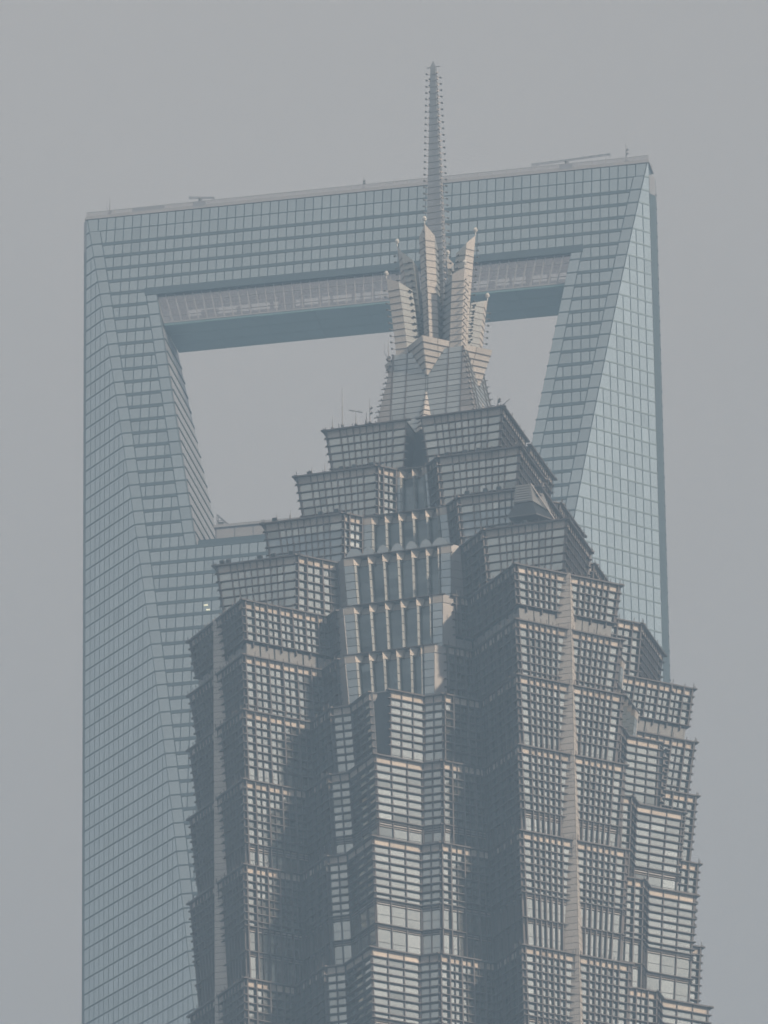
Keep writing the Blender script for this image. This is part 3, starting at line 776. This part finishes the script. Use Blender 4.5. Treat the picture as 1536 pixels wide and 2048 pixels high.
runs = [(1, 'left top-but-one block', [(618, 951), (682, 941), (707, 937), (742, 933)]),
        (2, 'left third block from the crown', [(548, 1044), (640, 1031), (672, 1026)]),
        (3, 'left fourth block from the crown', [(443, 1129), (455, 1127), (519, 1119), (546, 1115), (581, 1110)]),
        (1, 'right top-but-one block', [(893, 913), (930, 908), (956, 904)]),
        (2, 'right third block from the crown', [(933, 990), (970, 985), (997, 981)]),
        (3, 'right fourth block from the crown', [(985, 1058), (1022, 1053), (1048, 1049)])]
for k, where, pp in runs:
    for i, (x, y) in enumerate(pp):
        floodlight(ray_at(x, y, ZT[k] + .02) + JN * -.25, f'small dark floodlight on the {where}, {nth[i]} from the left', -JTH + random.uniform(-.3, .3), .5)

def mast(p, h, label, kind='rod', cat='antenna', r=.05):
    root = empty('antenna_mast', p); tag(root, label, cat)
    mb = MB(); mb.cyl((0, 0, 0), (0, 0, h * .55), r * 1.3, r, 6); mb.cyl((0, 0, h * .55), (0, 0, h), r * .8, r * .35, 6); mb.build('pole', 'steel', root)
    mb = MB(); mb.cyl((0, 0, -.02), (0, 0, .18), r * 4, r * 3, 8); mb.build('base', 'steel', root)
    if kind == 'tee':
        mb = MB(); mb.bar((-.75, 0, h + .12), (.75, .1, h - .16), .07)
        for q in (-.6, -.3, .3, .6): mb.bar((q, -.25, h + .12 * -q / .75), (q, .25, h + .12 * -q / .75), .03)
        mb.build('crossarm', 'steel', root)
    if kind == 'dish':
        for q in (.35, .55):
            mb = MB(); mb.cyl((.05, -.05, h * q), (.25, -.25, h * q + .1), .05, .16, 8); mb.build('horn', 'steel', root)
    if kind == 'fork':
        mb = MB(); mb.cyl((0, 0, .3), (-.45, 0, 1.0), .035, .02, 5); mb.cyl((-.45, 0, 1.0), (-.45, 0, h * .8), .02, .015, 5); mb.cyl((-.2, 0, .1), (.2, 0, .5), .16, .16, 6); mb.build('side_rod', 'steel', root)
    return root
mast(ray_at(685, 852, ZT[0]), 4.6, 'tall hair-thin mast on the left top block of the stepped tower')
mast(ray_at(712, 850, ZT[0]), 1.7, 'short mast with a slanting crossarm on the left top block', 'tee')
mast(ray_at(740, 846, ZT[0]), 3.0, 'upright rod antenna beside the left foot of the crown tent', 'dish')
mast(ray_at(665, 858, ZT[0]), 1.5, 'short rod near the left corner of the left top block')
mast(ray_at(733, 848, ZT[0]), 1.5, 'stubby rod just left of the upright antenna at the crown foot')
mast(ray_at(777, 722, 381.0), 2.6, 'thin rod on the left shoulder of the crown tent', 'fork')
mast(ray_at(996, 813, ZT[0]), 1.3, 'short antenna on the right corner of the right top block', 'dish')
mast(ray_at(624, 950, ZT[1]), 1.0, 'small rod on the left top-but-one block next to its leftmost floodlight')
mast(ray_at(650, 946, ZT[1]), 1.1, 'small rod midway along the left top-but-one block')
mast(ray_at(554, 1044, ZT[2]), 1.1, 'small rod on the left third block next to its leftmost floodlight')
mast(ray_at(581, 1040, ZT[2]), 1.2, 'small rod midway along the left third block')
mast(ray_at(1344, 1384, ZT[5]), 1.3, 'thin post on the far right ledge, left of two', cat='post', r=.06)
mast(ray_at(1369, 1392, ZT[5]), 1.5, 'thin post on the far right ledge, right of two', cat='post', r=.06)
def whip(p, v, label):
    root = empty('flag_rod', p); tag(root, label, 'rod', 'slanting rods on the right shoulder'); mb = MB(); mb.cyl((0, 0, 0), v, .05, .03, 6); mb.build('pole', 'steel', root); mb = MB(); mb.cyl((0, 0, -.1), (0, 0, .12), .1, .1, 6); mb.build('base', 'steel', root)
whip(ray_at(1003, 812, ZT[0]), JT * 1.0 + Vector((0, 0, .75)), 'slanting rod at the right corner of the right top block')
whip(JP(10.0, 4.5, ZT[0] - 2.0), JT * 1.6 + Vector((0, 0, .1)), 'slanting rod sticking out of the side wall of the right top block')
whip(JP(12.6, 8.0, ZT[1] + .05), JT * 1.5 + Vector((0, 0, .25)), 'slanting rod on the side of the right top-but-one block')

# maintenance cradle hung on the corner of the right third block
cr = empty('maintenance_cradle', (0, 0, 0)); tag(cr, 'boxy grey maintenance housing with dark open underside on the corner of the right third block', 'cradle')
def jbox(u0, u1, v0, v1, z0, z1): return [JP(u, v, z) for z in (z0, z1) for u, v in ((u0, v0), (u1, v0), (u1, v1), (u0, v1))]
z2 = ZT[2]
mb = MB(); b8 = [JP(13.0, 16.6, z2 - 2.0), JP(15.2, 16.6, z2 - 2.0), JP(16.6, 14.4, z2 - 2.6), JP(13.0, 14.4, z2 - 2.0), JP(13.2, 16.3, z2 + .2), JP(14.9, 16.3, z2 + .2), JP(15.6, 14.4, z2 + .2), JP(13.2, 14.4, z2 + .2)]
mb.box8(b8); mb.build('housing', 'louvre', cr)
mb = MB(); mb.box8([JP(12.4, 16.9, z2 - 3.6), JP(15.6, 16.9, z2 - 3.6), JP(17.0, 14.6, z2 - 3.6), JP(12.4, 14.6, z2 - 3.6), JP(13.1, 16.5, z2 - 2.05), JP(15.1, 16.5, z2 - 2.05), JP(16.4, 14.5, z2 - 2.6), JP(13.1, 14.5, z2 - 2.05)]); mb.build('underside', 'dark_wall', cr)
mb = MB(); mb.bar(JP(12.0, 17.0, z2 - 3.75), JP(15.6, 17.0, z2 - 3.75), .12); mb.bar(JP(15.6, 17.0, z2 - 3.75), JP(17.1, 14.6, z2 - 3.75), .12); mb.bar(JP(14.9, 16.3, z2 + .2), JP(17.1, 14.6, z2 - 3.75), .14); mb.build('rail', 'steel', cr)
fh = Face(JP(13.2, 16.32, z2 + .15), JP(14.9, 16.32, z2 + .15), JP(13.0, 16.62, z2 - 1.95), JP(15.2, 16.62, z2 - 1.95))
for r in range(7):
    mb = MB(); mb.box8(fh.box(.06, .94, r / 7 + .02, r / 7 + .11, 0, .06)); mb.build('louvre_slat', 'louvre', cr)

# scalloped glass vaults on the ledge above the upper fin wall
for j in range(7):
    u = -5.0 + j * 1.62; mb = MB(); n = 10; w = .66 if 0 < j < 6 else .9; hgt = 1.15
    A = [JP(u + w * cos(pi * q / n), 16.9, ZT[3] + .02 + hgt * sin(pi * q / n)) for q in range(n + 1)]
    B = [JP(u + w * cos(pi * q / n), 15.0, ZT[3] + .02 + hgt * 1.2 * sin(pi * q / n)) for q in range(n + 1)]
    m_ = n + 1; mb.add(A + B, [(q, q + 1, m_ + q + 1, m_ + q) for q in range(n)] + [tuple(range(m_)), tuple(range(m_, 2 * m_))[::-1]]); mb.build('roof_vault', 'spandrel_glass', pag)

# cranes and masts on the flat roof of the blue tower
def roof_crane(a, L, tilt, label, boxes):
    root = empty('roof_crane', SP(a, 1.1, SROOF - .1)); root.rotation_euler = (0, 0, -STH); tag(root, label, 'crane', 'window-cleaning cranes on the flat roof')
    mb = MB(); mb.box8([(x, y, z) for z in (0, .9) for x, y in ((-.9, -.7), (.9, -.7), (.9, .7), (-.9, .7))]); mb.build('base', 'reveal', root)
    mb = MB(); mb.cyl((0, 0, .9), (0, 0, 1.7), .3, .25, 8); mb.build('turret', 'steel', root)
    mb = MB(); A = Vector((-L * .45, 0, 1.75 + tilt * .45)); B = Vector((L * .55, 0, 1.75 - tilt * .55))
    for dy, dz in ((-.14, 0), (.14, 0), (0, .28)): mb.bar(A + Vector((0, dy, dz)), B + Vector((0, dy, dz * .4)), .05)
    for q in range(9):
        p = A.lerp(B, q / 9); p2 = A.lerp(B, (q + 1) / 9); mb.bar(p + Vector((0, -.14, 0)), p2 + Vector((0, 0, .25)), .04); mb.bar(p2 + Vector((0, .14, 0)), p + Vector((0, 0, .25)), .04)
    mb.build('jib', 'reveal', root)
    mb = MB(); mb.bar(B, B + Vector((0, 0, -.5)), .06); mb.build('hook', 'steel', root)
    if boxes:
        mb = MB(); mb.box8([(x, y, z) for z in (0.1, 1.0) for x, y in ((boxes, -.6), (boxes + 4.5, -.6), (boxes + 4.5, .6), (boxes, .6))]); mb.build('counterweight', 'reveal', root)
roof_crane(-23.4, 3.6, .35, 'small lattice crane lying on the left part of the flat roof', -9.5)
roof_crane(28.0, 11.0, -.5, 'long low lattice crane on the right part of the flat roof', 0)
mast(SP(-36.2, 1.2, SROOF + .55), 2.6, 'forked antenna at the left end of the flat roof of the blue tower', 'fork', r=.06)
mast(SP(36.3, 1.2, SROOF + .55), 3.0, 'antenna with horns at the right end of the flat roof of the blue tower', 'dish', r=.07)
mast(SP(-0.4, 1.2, SROOF + .55), 1.8, 'stub mast midway along the flat roof of the blue tower', 'dish', r=.06)
# lattice hoist at the foot of the opening
lh = empty('lattice_hoist', SP(-19.6, 4.0, 441.72)); lh.rotation_euler = (0, 0, -STH); tag(lh, 'small lattice hoist leaning at the lower left corner of the big opening', 'hoist')
mb = MB()
for dy in (-.4, .4):
    mb.bar((-.9, dy, 0), (-.9, dy, 1.9), .08); mb.bar((-.9, dy, 1.9), (1.0, dy, 0), .08); mb.bar((-.9, dy, 1.0), (0, dy, .9), .06); mb.bar((-.9, dy, .1), (1.0, dy, .1), .08)
for x, z in ((-.9, 1.9), (-.9, 1.0), (0, .95), (.5, .5), (-.4, 1.4), (1.0, .05)): mb.bar((x, -.4, z), (x, .4, z), .05)
mb.build('frame', 'steel', lh)
mb = MB(); mb.box8([(x, y, z) for z in (.1, .8) for x, y in ((-.75, -.3), (-.05, -.3), (-.05, .3), (-.75, .3))]); mb.build('motor', 'steel', lh)

# ================================================================== haze
mb = MB(); mb.box8([(x, y, z) for z in (-1.0, 500.0) for x, y in ((-700, -60), (700, -60), (700, 1500), (-700, 1500))])
hz = bpy.data.meshes.new('haze'); hz.from_pydata(mb.v, [], mb.f)
hm = bpy.data.materials.new('haze_air'); hm.use_nodes = True; t = hm.node_tree; t.nodes.clear()
pv = t.nodes.new('ShaderNodeVolumePrincipled'); pv.inputs['Color'].default_value = HAZE_COLOR; pv.inputs['Density'].default_value = HAZE_DENSITY; pv.inputs['Anisotropy'].default_value = 0.0
mo = t.nodes.new('ShaderNodeOutputMaterial'); t.links.new(pv.outputs[0], mo.inputs['Volume'])
hz.materials.append(hm); ho = bpy.data.objects.new('haze', hz); COL.objects.link(ho); tag(ho, kind='stuff')
